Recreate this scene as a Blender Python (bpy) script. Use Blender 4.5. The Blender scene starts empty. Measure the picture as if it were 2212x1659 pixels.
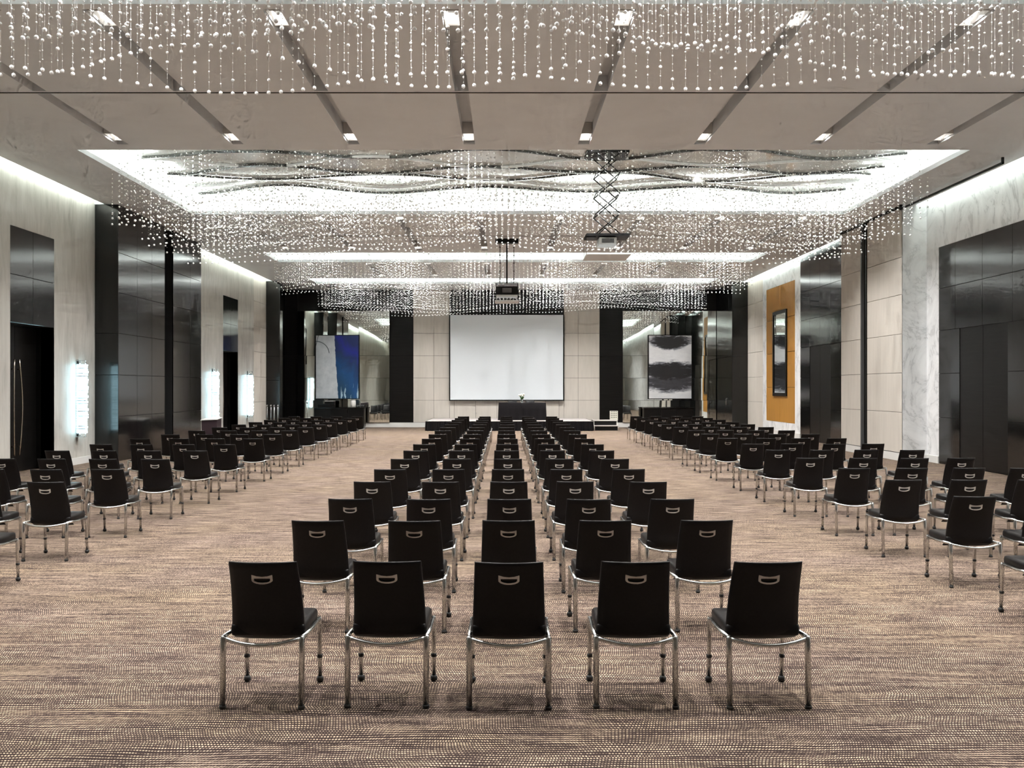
import bpy, bmesh, math, random
import numpy as np
from mathutils import Vector, Matrix

# ------------------------------------------------------------------ camera, world, exposure
scene = bpy.context.scene
COL = scene.collection
random.seed(7)
RNG = np.random.default_rng(11)
PI = math.pi

cam_d = bpy.data.cameras.new("camera")
cam_d.sensor_width = 36.0
cam_d.lens = 36.0 * 2000.0 / 2212.0
cam_d.shift_x = (1106.0 - 1090.0) / 2212.0
cam_d.shift_y = (838.0 - 829.5) / 2212.0
cam_d.clip_end = 200
cam = bpy.data.objects.new("camera", cam_d)
COL.objects.link(cam)
cam.location = (0, 0, 1.8)
cam.rotation_euler = (PI / 2, 0, 0)
scene.camera = cam

world = bpy.data.worlds.new("world")
scene.world = world
world.use_nodes = True
world.node_tree.nodes["Background"].inputs[0].default_value = (0.8, 0.85, 0.9, 1)
world.node_tree.nodes["Background"].inputs[1].default_value = 0.02

vs = scene.view_settings
vs.view_transform = 'Standard'
vs.look = 'None'
vs.gamma = 1.0
vs.use_curve_mapping = False
vs.exposure = 0.97
try:
    cy = scene.cycles
    cy.use_denoising = True
    cy.max_bounces = 6
    cy.diffuse_bounces = 3
    cy.glossy_bounces = 3
    cy.transmission_bounces = 3
    cy.transparent_max_bounces = 6
    cy.sample_clamp_indirect = 4.0
    cy.caustics_reflective = False
    cy.caustics_refractive = False
    cy.use_light_tree = True
    cy.use_adaptive_sampling = True
    cy.adaptive_threshold = 0.11
    cy.adaptive_min_samples = 12
except Exception:
    pass

SPOT_W = 345.0        # each ceiling downlight
COVE_E = 17.0         # coffer cove strips
WASH_E = 16.0         # wall wash strips
SCONCE_E = 3.4
PIN_W = 520.0

# ------------------------------------------------------------------ helpers
def tag(o, label=None, cat=None, group=None, kind=None):
    if label: o["label"] = label
    if cat: o["category"] = cat
    if group: o["group"] = group
    if kind: o["kind"] = kind
    return o

def empty(name, loc=(0, 0, 0), rz=0.0, label=None, cat=None, group=None, kind=None):
    o = bpy.data.objects.new(name, None)
    o.empty_display_size = 0.1
    o.location = loc
    o.rotation_euler = (0, 0, rz)
    COL.objects.link(o)
    return tag(o, label, cat, group, kind)

class MB:
    """collects shapes, then links them as one mesh object"""
    def __init__(self):
        self.v, self.f, self.s = [], [], []
    def add(self, vs_, fs_, smooth=False):
        n = len(self.v)
        self.v += [tuple(p) for p in vs_]
        self.f += [tuple(i + n for i in f) for f in fs_]
        self.s += [smooth] * len(fs_)
        return self
    def box(self, x0, x1, y0, y1, z0, z1):
        if x0 > x1: x0, x1 = x1, x0
        if y0 > y1: y0, y1 = y1, y0
        if z0 > z1: z0, z1 = z1, z0
        return self.add([(x0,y0,z0),(x1,y0,z0),(x1,y1,z0),(x0,y1,z0),(x0,y0,z1),(x1,y0,z1),(x1,y1,z1),(x0,y1,z1)],
            [(0,3,2,1),(4,5,6,7),(0,1,5,4),(1,2,6,5),(2,3,7,6),(3,0,4,7)])
    def rbox(self, x0, x1, y0, y1, z0, z1, r=0.01, seg=2, smooth=True):
        bm = bmesh.new()
        bmesh.ops.create_cube(bm, size=1.0)
        for v in bm.verts:
            v.co = Vector(((x0+x1)/2 + v.co.x*(x1-x0), (y0+y1)/2 + v.co.y*(y1-y0), (z0+z1)/2 + v.co.z*(z1-z0)))
        bmesh.ops.bevel(bm, geom=list(bm.edges), offset=r, segments=seg, affect='EDGES', profile=0.5)
        bm.verts.index_update()
        self.add([v.co[:] for v in bm.verts], [tuple(v.index for v in f.verts) for f in bm.faces], smooth)
        bm.free()
        return self
    def tube(self, pts, r, n=8, caps=True, smooth=True):
        pts = [Vector(p) for p in pts]
        rs = r if isinstance(r, (list, tuple)) else [r] * len(pts)
        base = len(self.v)
        prev = None
        for i, p in enumerate(pts):
            if i == 0: t = pts[1] - p
            elif i == len(pts) - 1: t = p - pts[i-1]
            else: t = (pts[i+1] - p).normalized() + (p - pts[i-1]).normalized()
            t.normalize()
            if prev is None:
                a = Vector((0,0,1)) if abs(t.z) < 0.9 else Vector((1,0,0))
            else: a = prev
            u = (a - t * a.dot(t)).normalized(); w = t.cross(u)
            prev = u
            for k in range(n):
                q = 2*PI*k/n
                self.v.append(tuple(p + (u*math.cos(q) + w*math.sin(q))*rs[i]))
        for i in range(len(pts)-1):
            for k in range(n):
                a = base+i*n+k; b = base+i*n+(k+1) % n
                self.f.append((a, b, b+n, a+n)); self.s.append(smooth)
        if caps:
            self.f.append(tuple(base+k for k in reversed(range(n)))); self.s.append(False)
            e = base+(len(pts)-1)*n
            self.f.append(tuple(e+k for k in range(n))); self.s.append(False)
        return self
    def lathe(self, prof, c=(0,0,0), n=12, smooth=True):
        base = len(self.v)
        for (r, z) in prof:
            for k in range(n):
                q = 2*PI*k/n
                self.v.append((c[0]+r*math.cos(q), c[1]+r*math.sin(q), c[2]+z))
        for i in range(len(prof)-1):
            for k in range(n):
                a = base+i*n+k; b = base+i*n+(k+1) % n
                self.f.append((a, b, b+n, a+n)); self.s.append(smooth)
        self.f.append(tuple(base+k for k in reversed(range(n)))); self.s.append(False)
        e = base+(len(prof)-1)*n
        self.f.append(tuple(e+k for k in range(n))); self.s.append(False)
        return self
    def mesh(self, name, m):
        me = bpy.data.meshes.new(name)
        me.from_pydata(self.v, [], self.f)
        me.polygons.foreach_set("use_smooth", self.s)
        if m is not None: me.materials.append(m)
        me.update()
        return me
    def build(self, name, m, parent=None, kind=None):
        o = bpy.data.objects.new(name, self.mesh(name, m))
        COL.objects.link(o)
        if parent is not None: o.parent = parent
        if kind: o["kind"] = kind
        return o

def inst(name, me, parent=None, loc=None, rz=None):
    o = bpy.data.objects.new(name, me)
    COL.objects.link(o)
    if parent is not None: o.parent = parent
    if loc is not None: o.location = loc
    if rz is not None: o.rotation_euler = (0, 0, rz)
    return o

# ------------------------------------------------------------------ materials
MATS = {}
def new_mat(name):
    m = bpy.data.materials.new(name)
    m.use_nodes = True
    nt = m.node_tree
    MATS[name] = m
    return m, nt, nt.nodes["Principled BSDF"]
def pset(b, **k):
    names = dict(color="Base Color", rough="Roughness", metal="Metallic", spec="Specular IOR Level", coat="Coat Weight",
                 coat_rough="Coat Roughness", trans="Transmission Weight", ior="IOR", em="Emission Color", es="Emission Strength")
    for kk, v in k.items():
        i = b.inputs[names[kk]]
        i.default_value = (v[0], v[1], v[2], 1.0) if isinstance(v, (tuple, list)) else v
def simple(name, **k):
    m, nt, b = new_mat(name)
    pset(b, **k)
    return m
def N(nt, t, **k):
    n = nt.nodes.new(t)
    for a, v in k.items(): setattr(n, a, v)
    return n
def L(nt, a, b): nt.links.new(a, b)
def mth(nt, op, a, b=None, c=None, clamp=False):
    n = nt.nodes.new("ShaderNodeMath"); n.operation = op; n.use_clamp = clamp
    for i, x in enumerate((a, b, c)):
        if x is None: continue
        if isinstance(x, (int, float)): n.inputs[i].default_value = x
        else: nt.links.new(x, n.inputs[i])
    return n.outputs[0]
def coords(nt, scale=(1,1,1), kind="Object"):
    tc = N(nt, "ShaderNodeTexCoord"); mp = N(nt, "ShaderNodeMapping")
    mp.inputs["Scale"].default_value = scale
    L(nt, tc.outputs[kind], mp.inputs[0])
    return mp.outputs[0]
def noise(nt, vec, scale, detail=3.0, rough=0.5, dist=0.0):
    n = N(nt, "ShaderNodeTexNoise")
    n.inputs["Scale"].default_value = scale; n.inputs["Detail"].default_value = detail
    n.inputs["Roughness"].default_value = rough; n.inputs["Distortion"].default_value = dist
    L(nt, vec, n.inputs["Vector"])
    return n.outputs["Fac"]
def ramp(nt, fac, stops):
    r = N(nt, "ShaderNodeValToRGB")
    e = r.color_ramp.elements
    while len(e) > 1: e.remove(e[-1])
    e[0].position = stops[0][0]; e[0].color = (*stops[0][1], 1)
    for p, c in stops[1:]:
        q = e.new(p); q.color = (*c, 1)
    L(nt, fac, r.inputs[0])
    return r.outputs[0]
def bump(nt, b, h, strength, dist):
    n = N(nt, "ShaderNodeBump")
    n.inputs["Strength"].default_value = strength; n.inputs["Distance"].default_value = dist
    L(nt, h, n.inputs["Height"]); L(nt, n.outputs[0], b.inputs["Normal"])

# carpet: rows of small cream tufts on dark brown, drifting in waves
def mat_carpet():
    m, nt, b = new_mat("carpet")
    tc = N(nt, "ShaderNodeTexCoord"); sp = N(nt, "ShaderNodeSeparateXYZ")
    L(nt, tc.outputs["Object"], sp.inputs[0])
    x, y = sp.outputs[0], sp.outputs[1]
    n1 = noise(nt, coords(nt, (1.5, 4.0, 1)), 1.0, 2.0)
    n2 = noise(nt, coords(nt, (1.1, 1.6, 1)), 1.0, 1.0)
    n3 = noise(nt, coords(nt, (2.4, 15.0, 1)), 1.0, 2.0)
    n4 = noise(nt, coords(nt, (0.5, 0.9, 1)), 1.0, 2.0)
    v = mth(nt, 'DIVIDE', mth(nt, 'ADD', y, mth(nt, 'MULTIPLY', n1, 0.085)), 0.027)
    row = mth(nt, 'FLOOR', v)
    fv = mth(nt, 'SUBTRACT', mth(nt, 'FRACT', v), 0.5)
    slide = mth(nt, 'PINGPONG', mth(nt, 'MULTIPLY', row, 0.31), 2.17)
    shear = mth(nt, 'MULTIPLY', mth(nt, 'SUBTRACT', n2, 0.5), 8.0)
    u = mth(nt, 'ADD', mth(nt, 'DIVIDE', mth(nt, 'ADD', x, mth(nt, 'MULTIPLY', n2, 0.16)), 0.0150), slide)
    u = mth(nt, 'ADD', u, mth(nt, 'MULTIPLY', shear, fv))
    wn = N(nt, "ShaderNodeTexWhiteNoise"); wn.noise_dimensions = '2D'
    cmb = N(nt, "ShaderNodeCombineXYZ"); L(nt, mth(nt, 'FLOOR', u), cmb.inputs[0]); L(nt, row, cmb.inputs[1]); L(nt, cmb.outputs[0], wn.inputs["Vector"])
    rnd = wn.outputs["Value"]
    fx = mth(nt, 'ABSOLUTE', mth(nt, 'SUBTRACT', mth(nt, 'FRACT', u), 0.5))
    fy = mth(nt, 'ABSOLUTE', fv)
    w = mth(nt, 'MULTIPLY_ADD', n3, 0.60, -0.055)
    w = mth(nt, 'ADD', w, mth(nt, 'MULTIPLY', mth(nt, 'SUBTRACT', rnd, 0.5), 0.10))
    gx = mth(nt, 'MULTIPLY', mth(nt, 'SUBTRACT', 0.37, fx), 7.0, clamp=True)
    gy = mth(nt, 'MULTIPLY', mth(nt, 'SUBTRACT', w, fy), 7.0, clamp=True)
    mask = mth(nt, 'MULTIPLY', gx, gy)
    mask = mth(nt, 'MULTIPLY', mask, mth(nt, 'MULTIPLY_ADD', rnd, 0.35, 0.72))
    light = ramp(nt, n4, [(0.3, (0.54, 0.415, 0.28)), (0.7, (0.52, 0.40, 0.315))])
    mix = N(nt, "ShaderNodeMix"); mix.data_type = 'RGBA'
    L(nt, mask, mix.inputs["Factor"])
    mix.inputs["A"].default_value = (0.032, 0.021, 0.019, 1)
    L(nt, light, mix.inputs["B"])
    L(nt, mix.outputs["Result"], b.inputs["Base Color"])
    pset(b, rough=0.95, spec=0.1)
    bump(nt, b, mask, 0.4, 0.004)
    return m

def mat_marble_warm():
    m, nt, b = new_mat("marble_warm")
    v1 = coords(nt, (1.0, 1.0, 0.16))
    a = noise(nt, v1, 5.0, 7.0, 0.68, 0.6)
    c = noise(nt, coords(nt, (1, 1, 0.5)), 0.9, 4.0, 0.6, 1.2)
    f = mth(nt, 'ADD', mth(nt, 'MULTIPLY', a, 0.6), mth(nt, 'MULTIPLY', c, 0.4))
    L(nt, ramp(nt, f, [(0.28, (0.33, 0.315, 0.28)), (0.45, (0.50, 0.485, 0.45)), (0.62, (0.60, 0.59, 0.55))]), b.inputs["Base Color"])
    pset(b, rough=0.26, spec=0.22)
    return m
def mat_marble_white():
    m, nt, b = new_mat("marble_white")
    v1 = coords(nt, (1, 1, 0.8))
    a = noise(nt, v1, 0.9, 8.0, 0.62, 1.6)
    vein = mth(nt, 'ABSOLUTE', mth(nt, 'SUBTRACT', a, 0.5))
    c = noise(nt, v1, 2.6, 6.0, 0.6, 0.8)
    f = mth(nt, 'ADD', mth(nt, 'MULTIPLY', vein, 5.0, clamp=True), mth(nt, 'MULTIPLY', mth(nt, 'SUBTRACT', c, 0.5), 0.7))
    L(nt, ramp(nt, f, [(0.0, (0.60, 0.61, 0.62)), (0.10, (0.76, 0.77, 0.78)), (0.6, (0.86, 0.87, 0.88))]), b.inputs["Base Color"])
    pset(b, rough=0.24, spec=0.4)
    return m
def mat_lacquer(name, base, rough, grain, spec=0.55):
    m, nt, b = new_mat(name)
    g = noise(nt, coords(nt, grain), 1.0, 5.0, 0.6)
    L(nt, ramp(nt, g, [(0.3, tuple(c*0.6 for c in base)), (0.7, tuple(c*1.5 for c in base))]), b.inputs["Base Color"])
    pset(b, rough=rough, spec=spec)
    return m
def mat_grain(name, base, rough, grain, amp=0.12):
    m, nt, b = new_mat(name)
    g = noise(nt, coords(nt, grain), 1.0, 4.0, 0.55)
    L(nt, ramp(nt, g, [(0.3, tuple(c*(1-amp) for c in base)), (0.7, tuple(c*(1+amp) for c in base))]), b.inputs["Base Color"])
    pset(b, rough=rough, spec=0.3 if max(base) > 0.02 else 0.15)
    return m
def mat_mirror(name, col, amp):
    m, nt, b = new_mat(name)
    pset(b, color=col, metal=1.0, rough=0.015)
    bump(nt, b, noise(nt, coords(nt, (0.55, 0.55, 0.3)), 1.0, 1.0), 1.0, amp)
    return m
def mat_emit(name, col, s):
    m, nt, b = new_mat(name)
    pset(b, color=(0.9, 0.9, 0.9), em=col, es=s, rough=0.5)
    return m
def mat_crystal():
    m, nt, b = new_mat("crystal")
    nt.nodes.remove(b)
    out = [n for n in nt.nodes if n.type == 'OUTPUT_MATERIAL'][0]
    tr = N(nt, "ShaderNodeBsdfTranslucent"); tr.inputs[0].default_value = (0.98, 0.98, 0.98, 1)
    df = N(nt, "ShaderNodeBsdfDiffuse"); df.inputs[0].default_value = (0.95, 0.95, 0.95, 1)  # white body colour stands in for glints on the clear beads
    gl = N(nt, "ShaderNodeBsdfGlossy"); gl.inputs["Color"].default_value = (1, 1, 1, 1); gl.inputs["Roughness"].default_value = 0.12
    m1 = N(nt, "ShaderNodeMixShader"); m1.inputs[0].default_value = 0.80
    L(nt, tr.outputs[0], m1.inputs[1]); L(nt, df.outputs[0], m1.inputs[2])
    m2 = N(nt, "ShaderNodeMixShader"); m2.inputs[0].default_value = 0.25
    L(nt, m1.outputs[0], m2.inputs[1]); L(nt, gl.outputs[0], m2.inputs[2])
    L(nt, m2.outputs[0], out.inputs["Surface"])
    return m

CARPET = mat_carpet()
MARW = mat_marble_warm()
MARR = mat_marble_white()
CEIL = mat_grain("ceiling_paint", (0.82, 0.86, 0.89), 0.6, (1.2, 1.2, 1), 0.03)
BLACK = mat_lacquer("black_lacquer", (0.0042, 0.0042, 0.0040), 0.13, (2, 2, 18))
BLACKM = mat_lacquer("black_stained_oak", (0.0060, 0.0055, 0.0052), 0.34, (1.5, 1.5, 30), 0.16)
VOID = simple("shadow_gap_black", color=(0.006, 0.006, 0.006), rough=0.8)
BEIGE = mat_grain("beige_wall_fabric", (0.56, 0.525, 0.475), 0.75, (9, 9, 1.0), 0.05)
ORANGE = mat_grain("amber_wood_veneer", (0.40, 0.195, 0.038), 0.45, (14, 14, 0.8), 0.10)
MIRROR = mat_mirror("mirror_glass", (0.80, 0.84, 0.80), 0.010)
MIRROR2 = mat_mirror("framed_mirror_glass", (0.80, 0.85, 0.84), 0.008)
WHITEM = simple("white_marble_base", color=(0.72, 0.72, 0.70), rough=0.25)
CHROME = simple("chrome", color=(0.60, 0.60, 0.59), metal=1.0, rough=0.22)
SATIN = simple("satin_metal", color=(0.60, 0.58, 0.55), metal=0.45, rough=0.38)
BRONZE = simple("handle_bronze_steel", color=(0.60, 0.52, 0.44), metal=1.0, rough=0.25)
LEATHER = mat_grain("black_leather", (0.0055, 0.0048, 0.0050), 0.40, (60, 60, 60), 0.25)
LEATHER.node_tree.nodes["Principled BSDF"].inputs["Specular IOR Level"].default_value = 0.20
RUBBER = simple("black_rubber", color=(0.008, 0.008, 0.008), rough=0.6)
CRYSTAL = mat_crystal()
THREAD = simple("clear_thread", color=(0.55, 0.55, 0.55), rough=0.3)
SCREEN = simple("projection_cloth", color=(0.74, 0.79, 0.83), rough=0.9, spec=0.1)
BLKPAINT = simple("black_paint", color=(0.006, 0.006, 0.006), rough=0.5, spec=0.2)
CLOTH = mat_grain("black_cloth", (0.006, 0.005, 0.006), 0.8, (30, 30, 30), 0.2)
PLASTICW = simple("white_plastic", color=(0.72, 0.72, 0.70), rough=0.4)
DARKGREY = simple("dark_grille", color=(0.10, 0.10, 0.10), rough=0.5)
LED = mat_emit("cove_led", (0.94, 1.0, 0.95), COVE_E)
LEDW = mat_emit("wall_wash_led", (0.92, 1.0, 0.90), WASH_E)
LENS = mat_emit("downlight_lens", (1.0, 0.95, 0.90), 90.0)
LENS.cycles.emission_sampling = 'NONE'      # the spot lamps carry this light
HOUSEGLOW = mat_emit("housing_glow_paint", (1.0, 0.95, 0.90), 1.6)  # emission stands in for lamp light on the housing's inside
HOUSEGLOW.cycles.emission_sampling = 'NONE'
SCGLOW = mat_emit("lit_glass_slab", (0.52, 0.87, 1.0), SCONCE_E)
COFFW = simple("coffer_white", color=(0.86, 0.88, 0.86), rough=0.5)
COFFM = simple("coffer_gloss_ceiling", color=(0.88, 0.91, 0.89), metal=0.10, rough=0.10)
RAILW = simple("white_wave_rail", color=(0.85, 0.87, 0.86), rough=0.3)
RAILD = simple("mirror_wave_rail", color=(0.10, 0.10, 0.095), metal=0.7, rough=0.2)
STAGEC = mat_grain("stage_carpet_grey", (0.36, 0.33, 0.32), 0.9, (40, 40, 40), 0.1)
PURPLE = simple("dark_plum_board", color=(0.045, 0.028, 0.035), rough=0.4)
LEAF = simple("leaf_green", color=(0.05, 0.16, 0.03), rough=0.5)
PETAL = simple("white_petal", color=(0.85, 0.82, 0.70), rough=0.6)
GLASS = simple("clear_glass", color=(0.9, 0.95, 0.93), rough=0.03, trans=0.9, ior=1.45)

# ------------------------------------------------------------------ room dimensions (X right, Y away from the camera, Z up)
XL, XR = -10.05, 10.35          # marble wall faces
PL, PR = -9.47, 9.76            # faces of the parts that stand forward
H = 6.30
YB, YF = -4.0, 42.4
ROWS_Z = [0.0, 1.10, 2.12, 3.14, 4.14, 5.12, 6.30]

MB().box(XL-0.6, XR+0.6, YB-0.2, YF+0.3, -0.12, 0.0).build("floor", CARPET, kind="structure")

# coffers: (y0, y1)
CX0, CX1 = -8.08, 8.80
COFF = [(4.3, 10.85), (17.5, 24.0), (30.8, 33.1), (38.0, 39.95)]
BEAMS = [(YB-0.2, 4.3), (10.85, 17.5), (24.0, 30.8), (33.1, 38.0), (39.95, YF+0.3)]
SLOTX = [-7.05, -4.92, -2.78, -0.65, 1.46, 3.60, 5.74, 7.90]
SLOTS = {0: (-2.2, 3.9), 1: (11.0, 17.1), 2: (24.35, 30.3), 3: (33.35, 37.6)}
SW = 0.105
T = 0.10

ceil = empty("ceiling", kind="structure")
# side strips beside the coffers
MB().box(-9.80, CX0, YB, YF+0.3, H, H+T).build("ceiling_side", CEIL, ceil)
MB().box(CX1, 10.10, YB, YF+0.3, H, H+T).build("ceiling_side", CEIL, ceil)
for i, (y0, y1) in enumerate(BEAMS):
    b = MB()
    if i in SLOTS:
        s0, s1 = SLOTS[i]
        b.box(CX0, CX1, y0, s0, H, H+T); b.box(CX0, CX1, s1, y1, H, H+T)
        xs = [CX0] + [q for sx in SLOTX for q in (sx-SW, sx+SW)] + [CX1]
        for k in range(0, len(xs), 2):
            b.box(xs[k], xs[k+1], s0, s1, H, H+T)
        for sx in SLOTX:      # slot boxes
            b.box(sx-SW-0.02, sx-SW, s0, s1, H+T, H+0.26); b.box(sx+SW, sx+SW+0.02, s0, s1, H+T, H+0.26)
            b.box(sx-SW-0.02, sx+SW+0.02, s0, s1, H+0.24, H+0.27)
            b.box(sx-SW-0.02, sx+SW+0.02, s0-0.02, s0, H+T, H+0.27); b.box(sx-SW-0.02, sx+SW+0.02, s1, s1+0.02, H+T, H+0.27)
    else:
        b.box(CX0, CX1, y0, y1, H, H+T)
    b.build("ceiling_beam", CEIL, ceil)
# partition track seams across the beams
for k, ys in enumerate((14.1, 27.4)):
    MB().box(CX0-1.6, CX1+1.2, ys-0.010, ys+0.010, H-0.008, H+0.0).build("trim_%d" % (k+1), VOID, kind="structure")
    MB().box(CX0-1.6, CX1+1.2, ys+0.010, ys+0.030, H-0.010, H+0.0).build("trim_%d" % (k+11), SATIN, kind="structure")
    for sx in SLOTX:
        MB().box(sx-SW, sx+SW, ys-0.06, ys+0.06, H+0.001, H+0.24).build("slot_bridge", CEIL, ceil)
# coffer shells
ZC = 6.85
CW = 0.36
for i, (y0, y1) in enumerate(COFF):
    b = MB()
    X0, X1, Y0, Y1 = CX0-CW, CX1+CW, y0-CW, y1+CW
    b.box(X0-0.05, X0, Y0, Y1, H+T, ZC); b.box(X1, X1+0.05, Y0, Y1, H+T, ZC)
    b.box(X0, X1, Y0-0.05, Y0, H+T, ZC); b.box(X0, X1, Y1, Y1+0.05, H+T, ZC)
    b.build("coffer_side", COFFW, ceil)
    MB().box(X0, X1, Y0, Y1, ZC, ZC+0.05).build("coffer_top", COFFM, ceil)
    e = MB()
    z0, z1 = H+T+0.004, H+T+0.03
    e.box(X0+0.22, X0+0.26, Y0+0.22, Y1-0.22, z0, z1); e.box(X1-0.26, X1-0.22, Y0+0.22, Y1-0.22, z0, z1)
    e.box(X0+0.26, X1-0.26, Y0+0.22, Y0+0.26, z0, z1); e.box(X0+0.26, X1-0.26, Y1-0.26, Y1-0.22, z0, z1)
    e.build("cove_strip_light", LED, ceil)

# ------------------------------------------------------------------ walls
def panels(parent, mat, axis, face, us, zs, out, th=0.022, gap=0.0035, name="panel"):
    """a grid of separate panels on a plane. axis 'x': plane X=face, us are Y values; axis 'y': plane Y=face, us are X values.
    out = +1/-1: direction the face looks to"""
    for k in range(len(us)-1):
        for j in range(len(zs)-1):
            a, c = us[k]+gap, us[k+1]-gap
            z0, z1 = zs[j]+gap, zs[j+1]-gap
            if c <= a or z1 <= z0: continue
            b = MB()
            if axis == 'x': b.rbox(face-out*th, face, a, c, z0, z1, 0.003, 1, False) if out > 0 else b.rbox(face, face+th, a, c, z0, z1, 0.003, 1, False)
            else: b.rbox(a, c, face-out*th, face, z0, z1, 0.003, 1, False) if out > 0 else b.rbox(a, c, face, face+th, z0, z1, 0.003, 1, False)
            b.build(name, mat, parent)

TOPZ = 6.75
# --- left wall
wf = empty("wall_far", kind="structure")
wl = empty("wall_left", kind="structure")
def marble_l(y0, y1, z0=0.0, z1=TOPZ, mat=None):
    MB().box(XL-0.3, XL, y0, y1, z0, z1).build("marble_slab", mat or MARW, wl)
D1 = (18.82, 20.66); D2 = (33.06, 34.90)
marble_l(YB, 9.0); marble_l(9.0, 14.0); marble_l(14.0, D1[0])
marble_l(D1[0], D1[1], 5.12)
marble_l(D1[1], 22.76)
marble_l(28.85, D2[0]); marble_l(D2[0], D2[1], 5.12); marble_l(D2[1], 37.1)
for (a, c) in (D1, D2):
    m_ = (a+c)/2
    MB().box(XL-0.3, XL-0.03, a, c, 3.14, 5.12).build("panel_backing", VOID, wl)
    panels(wl, BLACK, 'x', XL, [a, m_, c], [3.14, 4.13, 5.12], +1, 0.03)
    # recess
    MB().box(XL-0.75, XL-0.3, a-0.05, a, 0, 3.2).box(XL-0.75, XL-0.3, c, c+0.05, 0, 3.2).box(XL-0.75, XL-0.3, a, c, 3.14, 3.2).build("door_reveal", BLACKM, wl)
    MB().box(XL-0.3, XL-0.004, c, c+0.012, 0, 3.14).build("reveal_edge", BLACKM, wl)
# forward standing black part (folding wall store)
MB().box(XL-0.3, PL-0.03, 22.73, 25.80, 0, H).box(XL-0.3, PL-0.03, 26.46, 28.88, 0, H).box(XL-0.3, XL-0.05, 25.8, 26.46, 0, H).build("panel_backing", VOID, wl)
panels(wl, BLACK, 'x', PL, [22.70, 23.86, 24.86, 25.80], ROWS_Z, +1, 0.03)
panels(wl, BLACK, 'x', PL, [26.46, 27.90, 28.90], ROWS_Z, +1, 0.03)
panels(wl, BLACK, 'y', 22.70, [XL, PL], [0, 2.12, 3.14, 6.3], -1, 0.02)
# beige panels before the far corner
MB().box(XL-0.3, XL-0.03, 37.1, 39.1, 0, TOPZ).build("panel_backing", VOID, wl)
panels(wl, BEIGE, 'x', XL, [37.1, 38.1, 39.02], [0.2, 1.23, 2.25, 3.27, 4.3, 5.3, 6.7], +1, 0.03, 0.004)
# far corner part in black
MB().box(XL-0.3, PL-0.03, 39.06, 39.47, 0, H).box(XL-0.3, XL-0.03, 39.47, YF, 0, H).build("panel_backing", VOID, wl)
panels(wl, BLACK, 'y', 39.02, [XL, PL], [0, 2.12, 3.14, 6.3], -1, 0.03)
panels(wl, BLACK, 'x', PL, [39.02, 39.5], [0, 3.14, 6.3], +1, 0.03)
panels(wl, BLACK, 'x', XL, [39.5, 41.0, YF], [0, 3.14, 6.3], +1, 0.03)
panels(wf, BLACKM, 'y', YF, [XL, PL], [0.22, 3.27, 6.3], -1, 0.03, 0.003)
# --- right wall
wr = empty("wall_right", kind="structure")
def marble_r(y0, y1, z0=0.0, z1=TOPZ):
    MB().box(XR, XR+0.3, y0, y1, z0, z1).build("marble_slab", MARR, wr)
marble_r(YB, 10.0); marble_r(10.0, 16.9); marble_r(16.9, 22.07, 5.15); marble_r(22.07, 22.75)
MB().box(XR+0.03, XR+0.3, 16.9, 22.07, 0, 5.15).build("panel_backing", VOID, wr)
panels(wr, BLACK, 'x', XR, [16.9, 17.8, 18.87, 20.06, 21.27, 22.07], [3.16, 4.16, 5.15], -1, 0.03)
panels(wr, BLACK, 'x', XR, [21.06, 22.07], [0.0, 1.1, 2.14, 3.16], -1, 0.03)
panels(wr, BLACK, 'x', XR, [16.9, 18.0, 19.05], [0.0, 1.1, 2.14, 3.16], -1, 0.03)
# forward standing beige part with marble return
MB().box(PR, XR, 22.70, 22.74, 0, H).build("marble_slab", MARR, wr)
MB().box(PR+0.03, XR+0.3, 22.75, 24.95, 0, H).box(PR+0.03, XR+0.3, 25.30, 26.85, 0, H).box(PR+0.5, XR+0.3, 24.95, 25.30, 0, H).build("panel_backing", VOID, wr)
BZ = [0.2, 1.2, 2.17, 3.13, 4.10, 5.02, 6.24]
panels(wr, BEIGE, 'x', PR, [22.70, 24.93], BZ, -1, 0.03, 0.005)
panels(wr, BEIGE, 'x', PR, [25.32, 26.85], BZ, -1, 0.03, 0.005)
MB().box(PR-0.03, PR+0.05, 24.93, 24.99, 0, H).build("slot_post", BLKPAINT, wr)
MB().box(PR-0.03, PR+0.05, 25.26, 25.32, 0, H).build("slot_post", DARKGREY, wr)
# black section
MB().box(XR+0.03, XR+0.3, 26.85, 32.4, 0, TOPZ).build("panel_backing", VOID, wr)
panels(wr, BLACK, 'x', XR, [26.85, 28.4, 29.4, 30.4, 31.4, 32.4], [3.2, 4.14, 5.12, 6.72], -1, 0.03)
panels(wr, BLACK, 'x', XR, [26.85, 28.3, 29.4], [0, 1.1, 2.14, 3.2], -1, 0.03)
panels(wr, BLACK, 'x', XR, [31.4, 32.4], [0, 1.1, 2.14, 3.2], -1, 0.03)
# marble surround with amber panels
marble_r(32.4, 33.0); marble_r(33.0, 36.6, 0.0, 0.52); marble_r(33.0, 36.6, 5.66); marble_r(36.6, 37.1)
MB().box(XR+0.04, XR+0.3, 33.0, 36.6, 0.5, 5.7).build("panel_backing", VOID, wr)
panels(wr, ORANGE, 'x', XR, [33.0, 34.8, 36.6], [0.52, 1.82, 3.12, 4.40, 5.66], -1, 0.03, 0.006)
MB().box(XR+0.03, XR+0.3, 37.1, 39.4, 0, TOPZ).build("panel_backing", VOID, wr)
panels(wr, BEIGE, 'x', XR, [37.1, 38.3, 39.4], [0.2, 1.23, 2.25, 3.27, 4.3, 5.3, 6.7], -1, 0.03, 0.004)
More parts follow.
